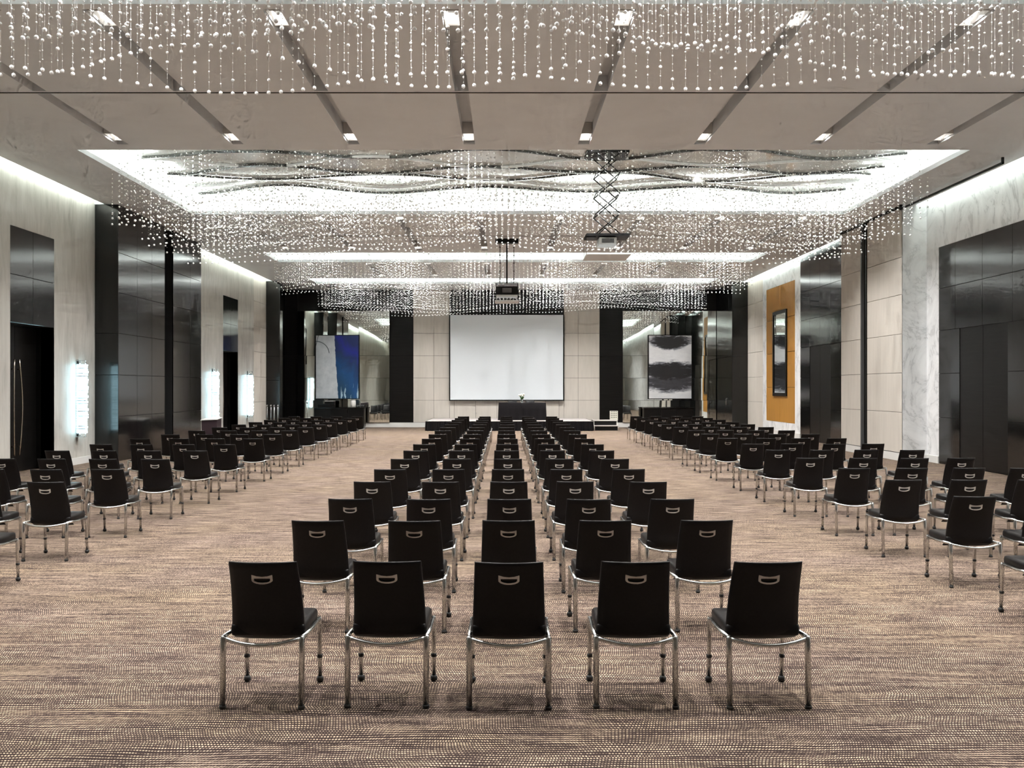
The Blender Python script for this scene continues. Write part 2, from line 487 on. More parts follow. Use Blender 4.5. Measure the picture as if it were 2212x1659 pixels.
# far corner part in black, with a service door
MB().box(PR-0.05, XR+0.3, 39.44, YF, 0, H).build("panel_backing", VOID, wr)
panels(wr, BLACK, 'y', 39.40, [PR-0.08, XR], [0, 3.14, 6.3], -1, 0.03)
panels(wr, BLACK, 'x', PR-0.08, [39.40, 40.0], [0, 3.14, 6.3], -1, 0.03)
panels(wr, BLACK, 'x', PR-0.08, [40.0, YF], [3.14, 6.3], -1, 0.03)
# --- far wall
MB().box(XL-0.3, XR+0.3, YF+0.03, YF+0.3, 0, TOPZ).build("wall_backing", VOID, wf)
FZ = [0.22, 1.23, 2.25, 3.27, 4.30, 5.32, 6.3]
panels(wf, BEIGE, 'y', YF, [-4.18, -3.24, -2.52], FZ, -1, 0.03, 0.005)
panels(wf, BEIGE, 'y', YF, [2.72, 3.37, 4.35], FZ, -1, 0.03, 0.005)
panels(wf, BEIGE, 'y', YF, [-2.52, -2.30, -1.33, -0.36, 0.75, 1.87, 2.49, 2.72], FZ[:2], -1, 0.03, 0.005)
panels(wf, BLACKM, 'y', YF, [-2.52, -0.8, 0.95, 2.72], [1.23, 3.27, 5.3, 6.3], -1, 0.03, 0.004)
panels(wf, BLACKM, 'y', YF, [-5.26, -4.18], [0.22, 3.27, 6.3], -1, 0.03, 0.003)
panels(wf, BLACKM, 'y', YF, [4.35, 5.40], [0.22, 3.27, 6.3], -1, 0.03, 0.003)
panels(wf, BLACKM, 'y', YF, [PL, -7.4, -5.26], [5.32, 6.3], -1, 0.03, 0.003)
panels(wf, BLACKM, 'y', YF, [5.40, 7.5, PR], [5.32, 6.3], -1, 0.03, 0.003)
# --- wall behind the camera
MB().box(XL-0.3, XR+0.3, YB-0.2, YB, 0, TOPZ).build("wall_back", BEIGE, kind="structure")
# tops of the wall-wash slots
MB().box(XL-0.3, -9.3, YB, YF, TOPZ-0.02, TOPZ+0.03).build("ceiling_slot_cap", CEIL, ceil)
MB().box(9.6, XR+0.3, YB, YF, TOPZ-0.02, TOPZ+0.03).build("ceiling_slot_cap", CEIL, ceil)
MB().box(-9.80, -9.76, YB, YF, H+T, TOPZ).build("ceiling_slot_side", CEIL, ceil)
MB().box(10.06, 10.10, YB, YF, H+T, TOPZ).build("ceiling_slot_side", CEIL, ceil)
# the ceiling closes on to the forward standing parts
MB().box(XL-0.3, -9.76, 22.68, 28.9, H, H+T).box(XL-0.3, -9.76, 39.0, YF, H, H+T).build("ceiling_infill", CEIL, ceil)
MB().box(10.06, XR+0.3, 22.70, 26.87, H, H+T).box(10.06, XR+0.3, 39.38, YF, H, H+T).build("ceiling_infill", CEIL, ceil)
MB().box(PR-0.025, PR, 22.7, 26.87, 6.245, H).build("trim_21", VOID, kind="structure")  # black strip put in for the shadow gap under the ceiling
def wash(x0, x1, y0, y1):
    MB().box(x0, x1, y0, y1, 6.50, 6.53).build("wall_wash_strip_light", LEDW, ceil)
wash(-9.86, -9.82, YB+0.2, 22.6); wash(-9.86, -9.82, 29.0, 38.9)
wash(10.12, 10.16, YB+0.2, 22.6); wash(10.12, 10.16, 27.0, 39.3)

# baseboards
MB().box(XL, XL+0.02, YB, D1[0], 0, 0.16).box(XL, XL+0.02, D1[1], 22.68, 0, 0.16).box(XL, XL+0.02, 28.9, D2[0], 0, 0.16).box(XL, XL+0.02, D2[1], 39.0, 0, 0.2).build("baseboard_left", WHITEM, kind="structure")
MB().box(XR-0.02, XR, YB, 18.6, 0, 0.16).box(XR-0.02, XR, 32.42, 39.36, 0, 0.2).box(PR-0.02, PR, 22.70, 24.93, 0, 0.19).box(PR-0.02, PR, 25.32, 26.85, 0, 0.19).box(PR-0.02, XR, 22.66, 22.70, 0, 0.17).box(XR-0.02, XR, 22.07, 22.66, 0, 0.17).build("baseboard_right", WHITEM, kind="structure")
MB().box(PL, PR-0.1, YF-0.025, YF, 0, 0.215).build("baseboard_far", WHITEM, kind="structure")

# ------------------------------------------------------------------ doors
def pull(y, x, sgn, bow):
    pts = []
    for k in range(13):
        t = k/12
        pts.append((x + sgn*(0.05 + 0.03*math.sin(PI*t)), y + bow*math.sin(PI*t), 0.36 + 2.05*t))
    b = MB().tube(pts, 0.017, 8)
    for z in (0.55, 2.2):
        t = (z-0.36)/2.05
        b.tube([(x, y + bow*math.sin(PI*t), z), (x + sgn*(0.05 + 0.03*math.sin(PI*t)), y + bow*math.sin(PI*t), z)], 0.012, 6)
    return b
def double_door(name, y0, y1, x, sgn, ht, pulls, mat):
    d = empty(name, kind="structure")
    m_ = (y0+y1)/2
    for (a, c, yy, bow) in ((y0+0.005, m_-0.004, m_-0.10, -0.07), (m_+0.004, y1-0.005, m_+0.10, 0.07)):
        lf = MB().rbox(min(x, x-sgn*0.05), max(x, x-sgn*0.05), a, c, 0.01, ht-0.01, 0.004, 1, False).build("door_leaf", mat, d)
        if pulls:
            pull(yy, x, sgn, bow).build("pull_handle", BRONZE, lf)
    return d
double_door("door_1", D1[0], D1[1], XL-0.40, 1, 3.14, True, BLACKM)
double_door("door_2", D2[0], D2[1], XL-0.40, 1, 3.14, True, BLACKM)
double_door("door_3", 19.05, 21.06, XR+0.01, -1, 3.16, False, BLACKM)
double_door("door_4", 29.4, 31.4, XR+0.01, -1, 3.2, False, BLACKM)
d5 = empty("door_5", kind="structure")
lf = MB().rbox(PR-0.07, PR-0.03, 40.02, YF-0.06, 0.01, 3.13, 0.004, 1, False).build("door_leaf", BLACK, d5)
MB().tube([(PR-0.07, 40.3, 1.05), (PR-0.12, 40.3, 1.07), (PR-0.12, 40.3, 1.33), (PR-0.07, 40.3, 1.35)], 0.012, 8).build("pull_handle", CHROME, lf)

# ------------------------------------------------------------------ ceiling downlights
house_me = MB().box(-0.10, 0.10, -0.24, -0.225, 0.0, 0.20).box(-0.10, 0.10, 0.225, 0.24, 0.0, 0.20).box(-0.10, -0.090, -0.225, 0.225, 0.0, 0.20).box(0.090, 0.10, -0.225, 0.225, 0.0, 0.20).box(-0.090, 0.090, -0.225, 0.225, 0.18, 0.20).mesh("housing", PLASTICW)
house_glow_me = MB().box(-0.086, 0.086, -0.22, 0.22, 0.165, 0.178).mesh("housing_glow", HOUSEGLOW)  # added glowing panel, makes the housing look lit
lens_me = MB().lathe([(0.066, 0.0), (0.068, 0.02), (0.05, 0.05)], n=14).mesh("lens", LENS)
ring_me = MB().lathe([(0.078, -0.004), (0.082, 0.02), (0.063, 0.03), (0.062, -0.002)], n=14).mesh("trim_ring", CHROME)
rown = ["behind the camera", "nearest", "third", "far"]
ORD = ["first", "second", "third", "fourth", "fifth", "sixth", "seventh", "eighth", "ninth", "tenth", "eleventh", "twelfth", "thirteenth", "fourteenth", "fifteenth", "sixteenth", "seventeenth"]
LAMPROWS = [(11.36, "first slot row from the camera, near end"), (16.74, "first slot row from the camera, far end"),
            (24.70, "second slot row, just past the large ceiling recess"), (29.95, "second slot row, far end"),
            (33.68, "third slot row, near end"), (37.28, "third slot row, far end")]
for (ly, lab) in LAMPROWS:
    for k, sx in enumerate(SLOTX):
        if lab is not None:
            d = empty("downlight", (sx, ly, H+0.035), 0, "recessed downlight, %s from left in %s" % (ORD[k], lab), "downlight", "ceiling downlights")
            inst("housing", house_me, d)
            inst("housing_glow", house_glow_me, d)
            inst("trim_ring", ring_me, d, (0, 0, 0.10))
            inst("lens", lens_me, d, (0, 0, 0.10))
        ld = bpy.data.lights.new("downlight_lamp", 'SPOT')
        ld.energy = SPOT_W; ld.color = (1.0, 0.965, 0.93)
        ld.spot_size = math.radians(112); ld.spot_blend = 0.85; ld.shadow_soft_size = 0.07
        lo = bpy.data.objects.new("downlight_lamp", ld); COL.objects.link(lo)
        lo.location = (sx, ly, H+0.10)

# ------------------------------------------------------------------ chandeliers of crystal strands
def ico(sub):
    bm = bmesh.new()
    bmesh.ops.create_icosphere(bm, subdivisions=sub, radius=1.0)
    bm.verts.index_update()
    v = np.array([p.co[:] for p in bm.verts]); f = np.array([[q.index for q in fc.verts] for fc in bm.faces])
    bm.free()
    return v, f
ICO1, ICO2 = ico(1), ico(2)
OCT = (np.array([(1,0,0),(-1,0,0),(0,1,0),(0,-1,0),(0,0,1),(0,0,-1)], float),
       np.array([(0,2,4),(2,1,4),(1,3,4),(3,0,4),(2,0,5),(1,2,5),(3,1,5),(0,3,5)]))
def beads_mesh(name, P, R, shape, mat, extra=None):
    P = np.asarray(P, float).reshape(-1, 3); R = np.asarray(R, float)
    parts = [(P, R, shape)] + (extra or [])
    V, F, off = [], [], 0
    for (p, r, (sv, sf)) in parts:
        p = np.asarray(p, float).reshape(-1, 3); r = np.asarray(r, float)
        if len(p) == 0: continue
        vv = (p[:, None, :] + sv[None]*r[:, None, None]).reshape(-1, 3)
        ff = (sf[None] + (np.arange(len(p))*len(sv))[:, None, None]).reshape(-1, 3) + off
        V.append(vv); F.append(ff); off += len(vv)
    V = np.concatenate(V); F = np.concatenate(F)
    me = bpy.data.meshes.new(name)
    me.vertices.add(len(V)); me.vertices.foreach_set("co", V.ravel())
    me.loops.add(F.size); me.loops.foreach_set("vertex_index", F.ravel().astype(np.int32))
    me.polygons.add(len(F)); me.polygons.foreach_set("loop_start", (np.arange(len(F))*3).astype(np.int32))
    me.polygons.foreach_set("loop_total", np.full(len(F), 3, np.int32))
    me.materials.append(mat)
    me.update(calc_edges=True); me.validate()
    return me
def thread_verts(x, y, z0, z1, r=0.0011):
    v = [(x+r, y, z0), (x-r*0.5, y+r*0.87, z0), (x-r*0.5, y-r*0.87, z0), (x+r, y, z1), (x-r*0.5, y+r*0.87, z1), (x-r*0.5, y-r*0.87, z1)]
    return v, [(0,1,4,3),(1,2,5,4),(2,0,3,5)]

CHL = ["crystal strand chandelier hanging nearest the camera at the top of the picture",
       "crystal strand chandelier in the large bright ceiling recess with wavy rails",
       "crystal strand chandelier in the narrow recess beyond the hanging black projector",
       "crystal strand chandelier nearest the far wall and projection screen"]
NR = [16, 16, 8, 8]
CHX0, CHX1 = -7.75, 8.45
def rail_y(ci, i, x):
    y0, y1 = COFF[ci]
    n = NR[ci]
    A = 0.52 if n == 16 else 0.26
    lo, hi = y0+0.05+A, y1-0.05-A
    c = lo + (hi-lo)*i/(n-1)
    ph = PI*((i//2) % 2) if i % 2 else PI*0.5*(i % 4)
    lam = 5.1 + 0.35*math.sin(i*1.7+ci)
    if i == n-1: lam = 5.1; ph = 0.0
    return c + A*np.cos(2*PI*(x+2.94)/lam + ph) * (0.75 + 0.25*np.cos(0.35*x+i))
def pin_spots(ci, parent):
    y0, y1 = COFF[ci]
    ys = (y0+1.6, y1-1.6) if y1-y0 > 4 else ((y0+y1)/2,)
    for yy in ys:
        for k in range(6):
            xx = -6.4 + 2.76*k
            inst("pin_spot", PIN_ME, parent, (xx, yy, ZC-0.03))
            ld = bpy.data.lights.new("pin_spot_lamp", 'SPOT')
            ld.energy = PIN_W; ld.color = (1.0, 0.98, 0.96)
            ld.spot_size = math.radians(120); ld.spot_blend = 0.8; ld.shadow_soft_size = 0.05
            lo = bpy.data.objects.new("pin_spot_lamp", ld); COL.objects.link(lo)
            lo.location = (xx, yy, ZC-0.06)
PIN_ME = MB().lathe([(0.045, 0.0), (0.048, 0.015), (0.04, 0.03)], n=12).mesh("pin_spot", LENS)
for ci, (y0, y1) in enumerate(COFF):
    ch = empty("crystal_chandelier", (0, 0, 0), 0, CHL[ci], "chandelier", "crystal chandeliers in the ceiling recesses")
    xs_all = np.arange(CHX0, CHX1, 0.14)
    pin_spots(ci, ch)
    # wave rails
    for i in range(NR[ci]):
        if i % 2 == 0: continue
        xs = np.linspace(CHX0-0.15, CHX1+0.15, 97)
        ys = rail_y(ci, i, xs)
        w = 0.030 if i % 3 else 0.042
        b = MB()
        V, F = [], []
        for x, y in zip(xs, ys):
            V += [(x, y-w, ZC-0.06), (x, y+w, ZC-0.06), (x, y+w, ZC-0.01), (x, y-w, ZC-0.01)]
        for k in range(len(xs)-1):
            q = 4*k
            for j in range(4):
                F.append((q+j, q+(j+1) % 4, q+4+(j+1) % 4, q+4+j))
        F += [(3, 2, 1, 0), tuple(4*(len(xs)-1)+j for j in range(4))]
        b.add(V, F)
        b.build("wave_rail", RAILW if i % 6 == 1 else RAILD, ch)
    S, SR, Bg, BR, tv = [], [], [], [], MB()
    front = []
    for i in range(NR[ci]):
        yy = rail_y(ci, i, xs_all)
        for x, y in zip(xs_all, yy):
            x = float(x) + random.uniform(-0.012, 0.012); y = float(y)
            bot = 5.22 + 0.10*math.sin(0.9*x + i*1.3) + 0.16*math.sin(i*2.1+ci) + (0.14*math.sin(0.45*x+ci*2) if ci else 0.18)
            if i == NR[ci]-1 and ci == 0: bot = 5.20
            top = ZC-0.06
            if ci == 1 and abs(x-2.19) < 0.56 and abs(y-19.9) < 0.52: continue
            big, small = [(x, y, bot)], []
            br = [0.0225 if ci < 2 else 0.021]
            z = bot + 0.10
            off = random.uniform(0, 0.05)
            nz = 0
            while z < top - 0.05:
                nz += 1
                if random.random() < 0.20 and z < bot+1.2:
                    big.append((x, y, z+off)); br.append(random.uniform(0.015, 0.021))
                else:
                    small.append((x, y, z+off))
                z += random.uniform(0.07, 0.125)
            sr = [random.uniform(0.006, 0.0105) if ci < 2 else random.uniform(0.009, 0.013) for _ in small]
            if ci == 0:
                front.append((838 - (bot-1.8)*2000/y, x, y, bot, top, big, br, small, sr))
            else:
                S += small; SR += sr; Bg += big; BR += br
    if ci == 0:
        # the strands that show largest are parts of their own, the rest one part
        vis = [t for t in front if t[0] > 20 and abs(t[1]*2000/t[2]) < 1120]
        vis.sort(key=lambda t: -t[0])
        own = vis[:300]
        ids = set(id(t) for t in own)
        for t in own:
            _, x, y, bot, top, big, br, small, sr = t
            pr = [(0.0007, top-bot)]
            for (p, r_, nr) in sorted([(p, r_, 5) for p, r_ in zip(big, br)] + [(p, r_, 3) for p, r_ in zip(small, sr)], key=lambda q: -q[0][2]):
                zc = p[2]-bot
                if zc + r_*1.02 > pr[-1][1] - 0.002: continue
                pr.append((0.0007, zc+r_*1.01))
                for q in range(nr):
                    a = PI/2 - PI*(q+1)/(nr+1)
                    pr.append((r_*math.cos(a), zc+r_*math.sin(a)))
                pr.append((0.0007, zc-r_*1.0))
            MB().lathe(pr, n=8, smooth=False).build("crystal_strand", CRYSTAL, ch).location = (x, y, bot)
        for t in front:
            if id(t) in ids: continue
            _, x, y, bot, top, big, br, small, sr = t
            S += small; SR += sr; Bg += big; BR += br
            if y > 7.0:
                a, f_ = thread_verts(x, y, bot, top, 0.0007); tv.add(a, f_)
    me = beads_mesh("crystal_strands", S, SR, OCT if ci else ICO1, CRYSTAL, [(np.array(Bg), np.array(BR), ICO1)])
    o = inst("crystal_strands", me, ch); o["kind"] = "stuff"
    if tv.v:
        tv.build("strand_threads", THREAD, ch, kind="stuff")

# ------------------------------------------------------------------ chairs
def backrest_mesh():
    nu, nv = 12, 14
    V = []
    def surf(u, v):
        z = 0.350 + 0.475*v
        y = -0.085 - 0.135*v + 0.028*math.sin(PI*v) - 0.02*(1-v)**3 * 0
        if v < 0.16:
            y += 0.05*(1-v/0.16)**2
        w = 0.213 - 0.020*v
        x = u*w
        y -= 0.038*(1-u*u)
        return x, y, z
    us = [-1, -0.985, -0.95] + [-0.8+1.6*k/(nu-2) for k in range(nu-1)] + [0.95, 0.985, 1]
    vv = [0, 0.012, 0.04] + [0.1+0.8*k/(nv-2) for k in range(nv-1)] + [0.965, 0.99, 1]
    def th(u, v):
        e = 1.0
        for q, lim in ((abs(u), 1.0), (abs(2*v-1), 1.0)):
            if q > 0.9: e *= max(0.25, math.sqrt(max(0.0, 1-((q-0.9)/0.1)**2)))
        return 0.017*e
    n, m_ = len(us), len(vv)
    for sgn in (-1, 1):
        for v in vv:
            for u in us:
                x, y, z = surf(u, v)
                V.append((x, y + sgn*th(u, v), z))
    F = []
    o2 = n*m_
    for j in range(m_-1):
        for i in range(n-1):
            a = j*n+i
            F.append((a, a+1, a+n+1, a+n)); F.append((o2+a, o2+a+n, o2+a+n+1, o2+a+1))
    for i in range(n-1):
        F.append((i, o2+i, o2+i+1, i+1)); a = (m_-1)*n+i; F.append((a, a+1, o2+a+1, o2+a))
    for j in range(m_-1):
        a = j*n; F.append((a, a+n, o2+a+n, o2+a)); a = j*n+n-1; F.append((a, o2+a, o2+a+n, a+n))
    b = MB(); b.add(V, F, True)
    return b.mesh("backrest", LEATHER)
def seat_mesh():
    bm = bmesh.new()
    bmesh.ops.create_cube(bm, size=1.0)
    for v in bm.verts:
        v.co = Vector((v.co.x*0.43, 0.06 + v.co.y*0.37, 0.41 + v.co.z*0.078))
        if v.co.y > 0.1: v.co.z += 0.012
    bmesh.ops.bevel(bm, geom=list(bm.edges), offset=0.026, segments=3, affect='EDGES', profile=0.5)
    bm.verts.index_update()
    b = MB(); b.add([v.co[:] for v in bm.verts], [tuple(v.index for v in f.verts) for f in bm.faces], True)
    bm.free()
    return b.mesh("seat", LEATHER)
def handle_mesh():
    # D shaped pull: outer outline and hole, extruded
    w, zt, zb = 0.059, 0.030, -0.030
    outer = [(-w, zt), (w, zt), (w, -0.010)] + [(w*math.cos(t), -0.010-0.022*math.sin(t)) for t in np.linspace(0.25, PI-0.25, 8)] + [(-w, -0.010)]
    w2 = 0.046
    inner = [(-w2, 0.001), (w2, 0.001), (w2, -0.008)] + [(w2*math.cos(t), -0.010-0.013*math.sin(t)) for t in np.linspace(0.25, PI-0.25, 8)] + [(-w2, -0.008)]
    n = len(outer)
    def pos(x, z, d):
        yb = -0.085-0.135*0.79+0.028*math.sin(PI*0.79)-0.038*(1-(x/0.2)**2)-0.017
        return (x, yb - d - 0.18*z, 0.729+z)
    V = [pos(x, z, 0.007) for x, z in outer] + [pos(x, z, 0.007) for x, z in inner] + [pos(x, z, -0.004) for x, z in outer] + [pos(x, z, -0.004) for x, z in inner]
    F = []
    for k in range(n):
        q = (k+1) % n
        F += [(k, q, n+q, n+k), (k, 2*n+k, 2*n+q, q), (n+k, n+q, 3*n+q, 3*n+k)]
    b = MB(); b.add(V, F)
    return b.mesh("handle", SATIN)
def frame_mesh():
    b = MB()
    pts = []
    for k in range(15):
        t = -1+2*k/14
        pts.append((0.222*t, -0.215-0.055*(1-t*t), 0.392-0.028*(1-t*t)))
    b.tube(pts, 0.0125, 8)
    for s in (-1, 1):
        b.tube([(s*0.222, -0.215, 0.398), (s*0.226, 0.0, 0.385), (s*0.224, 0.228, 0.392)], 0.0125, 8)
    b.tube([(-0.224, 0.20, 0.375), (0.224, 0.20, 0.375)], 0.011, 8)
    return b.mesh("seat_frame", CHROME)
BACK_ME, SEAT_ME, HAND_ME, FRAME_ME = backrest_mesh(), seat_mesh(), handle_mesh(), frame_mesh()
RLEG = MB().tube([(0, 0, 0.405), (0, -0.004, 0.39), (0.0, -0.02, 0.012)], [0.014, 0.0178, 0.0165], 10).mesh("leg", CHROME)
FLEG = MB().tube([(0, 0, 0.402), (0, 0.0, 0.385), (0.0, 0.022, 0.02)], [0.012, 0.0150, 0.0135], 10).mesh("leg", CHROME)
RFOOT = MB().lathe([(0.018, 0.0), (0.020, 0.012), (0.018, 0.02)], (0, -0.02, 0), 10).mesh("foot", RUBBER)
FFOOT = MB().lathe([(0.012, 0.0), (0.021, 0.008), (0.022, 0.024), (0.014, 0.038)], (0, 0.022, 0), 10).mesh("foot", RUBBER)
COLLAR = MB().lathe([(0.0145, 0.0), (0.0175, 0.004), (0.0175, 0.018), (0.0145, 0.022)], (0, 0.0135, 0.150), 10).mesh("collar", RUBBER)

def chair(x, y, rz, label, group, detail=True, z=0.0):
    c = empty("conference_chair", (x, y, z), rz, label, "chair", group)
    inst("seat", SEAT_ME, c); inst("backrest", BACK_ME, c); inst("handle", HAND_ME, c); inst("seat_frame", FRAME_ME, c)
    for s in (-1, 1):
        l1 = inst("leg", RLEG, c, (s*0.222, -0.215, 0)); l2 = inst("leg", FLEG, c, (s*0.224, 0.228, 0))
        if detail:
            inst("foot", RFOOT, l1); inst("foot", FFOOT, l2); inst("collar", COLLAR, l2)
    return c

ROWY = [5.21, 6.83, 8.15, 9.66, 11.14, 12.76, 14.45, 16.05, 17.8, 19.5, 21.2, 22.9, 24.7, 26.4, 28.2, 30.0, 31.7]
NCH = 0
CCOL = [("leftmost column", -1.37, -1.42), ("second column from left", -0.665, -0.67), ("middle column", 0.037, 0.06), ("second column from right", 0.733, 0.80), ("rightmost column", 1.475, 1.60)]
for r, yy in enumerate(ROWY):
    for (cn, xa, xb) in CCOL:
        t = (yy-5.2)/26.5
        chair(xa+(xb-xa)*t+random.uniform(-0.012, 0.012), yy+0.22+random.uniform(-0.02, 0.02), random.uniform(-0.02, 0.02),
              "black leather chair, %s from the camera, %s, centre block" % (ORD[r], cn), "chairs in the centre block", r < 10)
def side_block(side, xa0, step, drift, first_rows, dy):
    names = ["column nearest the aisle", "second column from the aisle", "third column from the aisle", "column nearest the wall"]
    for c in range(4):
        k = 0
        for r in range(first_rows[c], len(ROWY)):
            yy = ROWY[r] + dy
            x = xa0 + step*c + drift*(yy-9.0)*(1 if side == "right" else -1)
            chair(x + random.uniform(-0.02, 0.02), yy+0.22+random.uniform(-0.05, 0.05), random.uniform(-0.03, 0.03),
                  "black leather chair, %s from the camera, %s, %s block" % (ORD[k], names[c], side), "chairs in the %s block" % side, r < 11)
            k += 1
side_block("left", -4.76, -0.715, 0.0125, [2, 3, 4, 5], 0.0)
side_block("right", 4.24, 0.705, 0.0125, [1, 2, 3, 4], 0.16)

# ------------------------------------------------------------------ wall sconces
def sconce(y, label):
    s = empty("wall_sconce", (XL, y, 0.74), 0, label, "wall lamp", "lit glass wall sconces")
    MB().box(0.0, 0.02, -0.06, 0.06, -0.10, 1.72).build("backplate", CHROME, s)
    b = MB()
    z = 0.0
    rr = random.Random(int(y*10))
    while z < 1.58:
        h = rr.uniform(0.026, 0.050)
        d = rr.uniform(-0.012, 0.012); e = rr.uniform(-0.012, 0.012)
        b.box(0.05, 0.215+d, -0.105-e, 0.105+d, z, min(1.61, z+h))
        z += h + rr.choice((0.010, 0.014, 0.022))
    b.build("glass_slabs", SCGLOW, s, kind="stuff")
    MB().box(0.07, 0.17, -0.07, 0.07, 0.01, 1.6).build("dark_core", VOID, s)  # unlit black block added so the gaps between slabs stay dark
    for (z0, z1) in ((-0.09, 0.0), (1.61, 1.71)):
        for (px, py) in ((0.10, -0.06), (0.18, 0.06)):
            MB().tube([(px, py, z0), (px, py, z1)], 0.012, 8).build("support_rod", CHROME, s)
    for z in (-0.085, 1.70):
        MB().box(0.0, 0.19, -0.07, 0.07, z-0.006, z+0.006).build("bracket", CHROME, s)
sconce(21.75, "tall lit glass sconce on the marble right of the nearest left door")
sconce(31.8, "tall lit glass sconce left of the farther left door")
sconce(36.15, "tall lit glass sconce right of the farther left door")

# ------------------------------------------------------------------ mirrors on the far wall
def wall_mirror(x0, x1, label, yaws):
    m = empty("wall_mirror", (0, 0, 0), 0, label, "mirror", "mirrors on the far wall")
    xs = np.linspace(x0, x1, 4); zs = [0.22, 1.23, 2.25, 3.27, 5.32]
    for k in range(3):
        for j in range(4):
            w2, h2 = (xs[k+1]-xs[k])/2-0.004, (zs[j+1]-zs[j])/2-0.004
            o = MB().rbox(-w2, w2, -0.02, 0.02, -h2, h2, 0.003, 1, False).build("mirror_pane", MIRROR, m)
            o.location = ((xs[k]+xs[k+1])/2, YF-0.05, (zs[j]+zs[j+1])/2)
            o.rotation_euler = (0, 0, yaws[k] + random.uniform(-0.004, 0.004))
wall_mirror(PL, -5.26, "large wavy wall mirror behind the blue and white painting", (0.050, 0.022, 0.012))
wall_mirror(5.40, PR-0.09, "large wavy wall mirror behind the black and white painting", (-0.012, -0.02, -0.037))
# framed mirror on the amber panels
fm = empty("framed_mirror", (XR, 34.75, 1.5), 0, "narrow dark framed mirror hanging on the amber wood panels", "mirror")
MB().box(-0.05, 0.0, -0.86, -0.74, 0, 3.2).box(-0.05, 0.0, 0.74, 0.86, 0, 3.2).box(-0.05, 0.0, -0.74, 0.74, 0, 0.12).box(-0.05, 0.0, -0.74, 0.74, 3.08, 3.2).build("frame", BLACKM, fm)
MB().box(-0.025, 0.0, -0.74, 0.74, 0.12, 3.08).build("mirror_pane", MIRROR2, fm)

# ------------------------------------------------------------------ paintings
def mat_paint_blue():
    m, nt, b = new_mat("painting_blue_white")
    tc = N(nt, "ShaderNodeTexCoord"); sp = N(nt, "ShaderNodeSeparateXYZ"); L(nt, tc.outputs["Object"], sp.inputs[0])
    x, z = sp.outputs[0], sp.outputs[2]
    e = noise(nt, coords(nt, (0.1, 0.1, 2.2)), 1.0, 6.0, 0.7)
    edge = mth(nt, 'ADD', x, mth(nt, 'MULTIPLY', mth(nt, 'SUBTRACT', e, 0.5), 0.25))
    edge = mth(nt, 'SUBTRACT', edge, mth(nt, 'MULTIPLY', z, -0.06))
    blue_m = mth(nt, 'GREATER_THAN', edge, 0.04)
    g = noise(nt, coords(nt, (2.0, 1, 1.0)), 1.0, 5.0, 0.6, 0.6)
    hh = mth(nt, 'ADD', mth(nt, 'DIVIDE', z, 2.93), mth(nt, 'MULTIPLY', mth(nt, 'SUBTRACT', g, 0.5), 0.7))
    hh = mth(nt, 'ADD', hh, mth(nt, 'MULTIPLY', mth(nt, 'SUBTRACT', x, 0.5), 0.35))
    blue = ramp(nt, hh, [(0.05, (0.004, 0.05, 0.12)), (0.35, (0.005, 0.07, 0.22)), (0.6, (0.008, 0.03, 0.12)), (0.8, (0.008, 0.016, 0.26)), (1.0, (0.006, 0.02, 0.12))])
    st = noise(nt, coords(nt, (9, 1, 1.3)), 1.0, 4.0, 0.6, 0.5)
    lowm = mth(nt, 'MULTIPLY', mth(nt, 'SUBTRACT', 0.75, z), 2.0, clamp=True)
    drip = mth(nt, 'MULTIPLY', mth(nt, 'GREATER_THAN', st, 0.60), lowm)
    mx = N(nt, "ShaderNodeMix"); mx.data_type = 'RGBA'; L(nt, drip, mx.inputs["Factor"]); L(nt, blue, mx.inputs["A"]); mx.inputs["B"].default_value = (0.45, 0.62, 0.72, 1)
    w = noise(nt, coords(nt, (1.5, 1, 1.5)), 2.0, 5.0, 0.6)
    white = ramp(nt, w, [(0.3, (0.50, 0.55, 0.60)), (0.7, (0.72, 0.76, 0.80))])
    mx2 = N(nt, "ShaderNodeMix"); mx2.data_type = 'RGBA'; L(nt, blue_m, mx2.inputs["Factor"]); L(nt, white, mx2.inputs["A"]); L(nt, mx.outputs["Result"], mx2.inputs["B"])
    # thin dark branch marks in the white part
    r1 = mth(nt, 'ABSOLUTE', mth(nt, 'SUBTRACT', mth(nt, 'POWER', mth(nt, 'ADD', mth(nt, 'POWER', mth(nt, 'ADD', x, 0.95), 2.0), mth(nt, 'POWER', mth(nt, 'SUBTRACT', z, 2.05), 2.0)), 0.5), 0.58))
    ln = mth(nt, 'MULTIPLY', mth(nt, 'LESS_THAN', r1, 0.018), mth(nt, 'GREATER_THAN', z, 2.1))
    l2 = mth(nt, 'MULTIPLY', mth(nt, 'LESS_THAN', mth(nt, 'ABSOLUTE', mth(nt, 'ADD', mth(nt, 'ADD', x, 0.86), mth(nt, 'MULTIPLY', mth(nt, 'SUBTRACT', z, 2.9), -0.25))), 0.014), mth(nt, 'GREATER_THAN', z, 2.35))
    ln = mth(nt, 'MAXIMUM', ln, l2)
    mx3 = N(nt, "ShaderNodeMix"); mx3.data_type = 'RGBA'; L(nt, ln, mx3.inputs["Factor"]); L(nt, mx2.outputs["Result"], mx3.inputs["A"]); mx3.inputs["B"].default_value = (0.10, 0.13, 0.15, 1)
    L(nt, mx3.outputs["Result"], b.inputs["Base Color"])
    pset(b, rough=0.5)
    return m
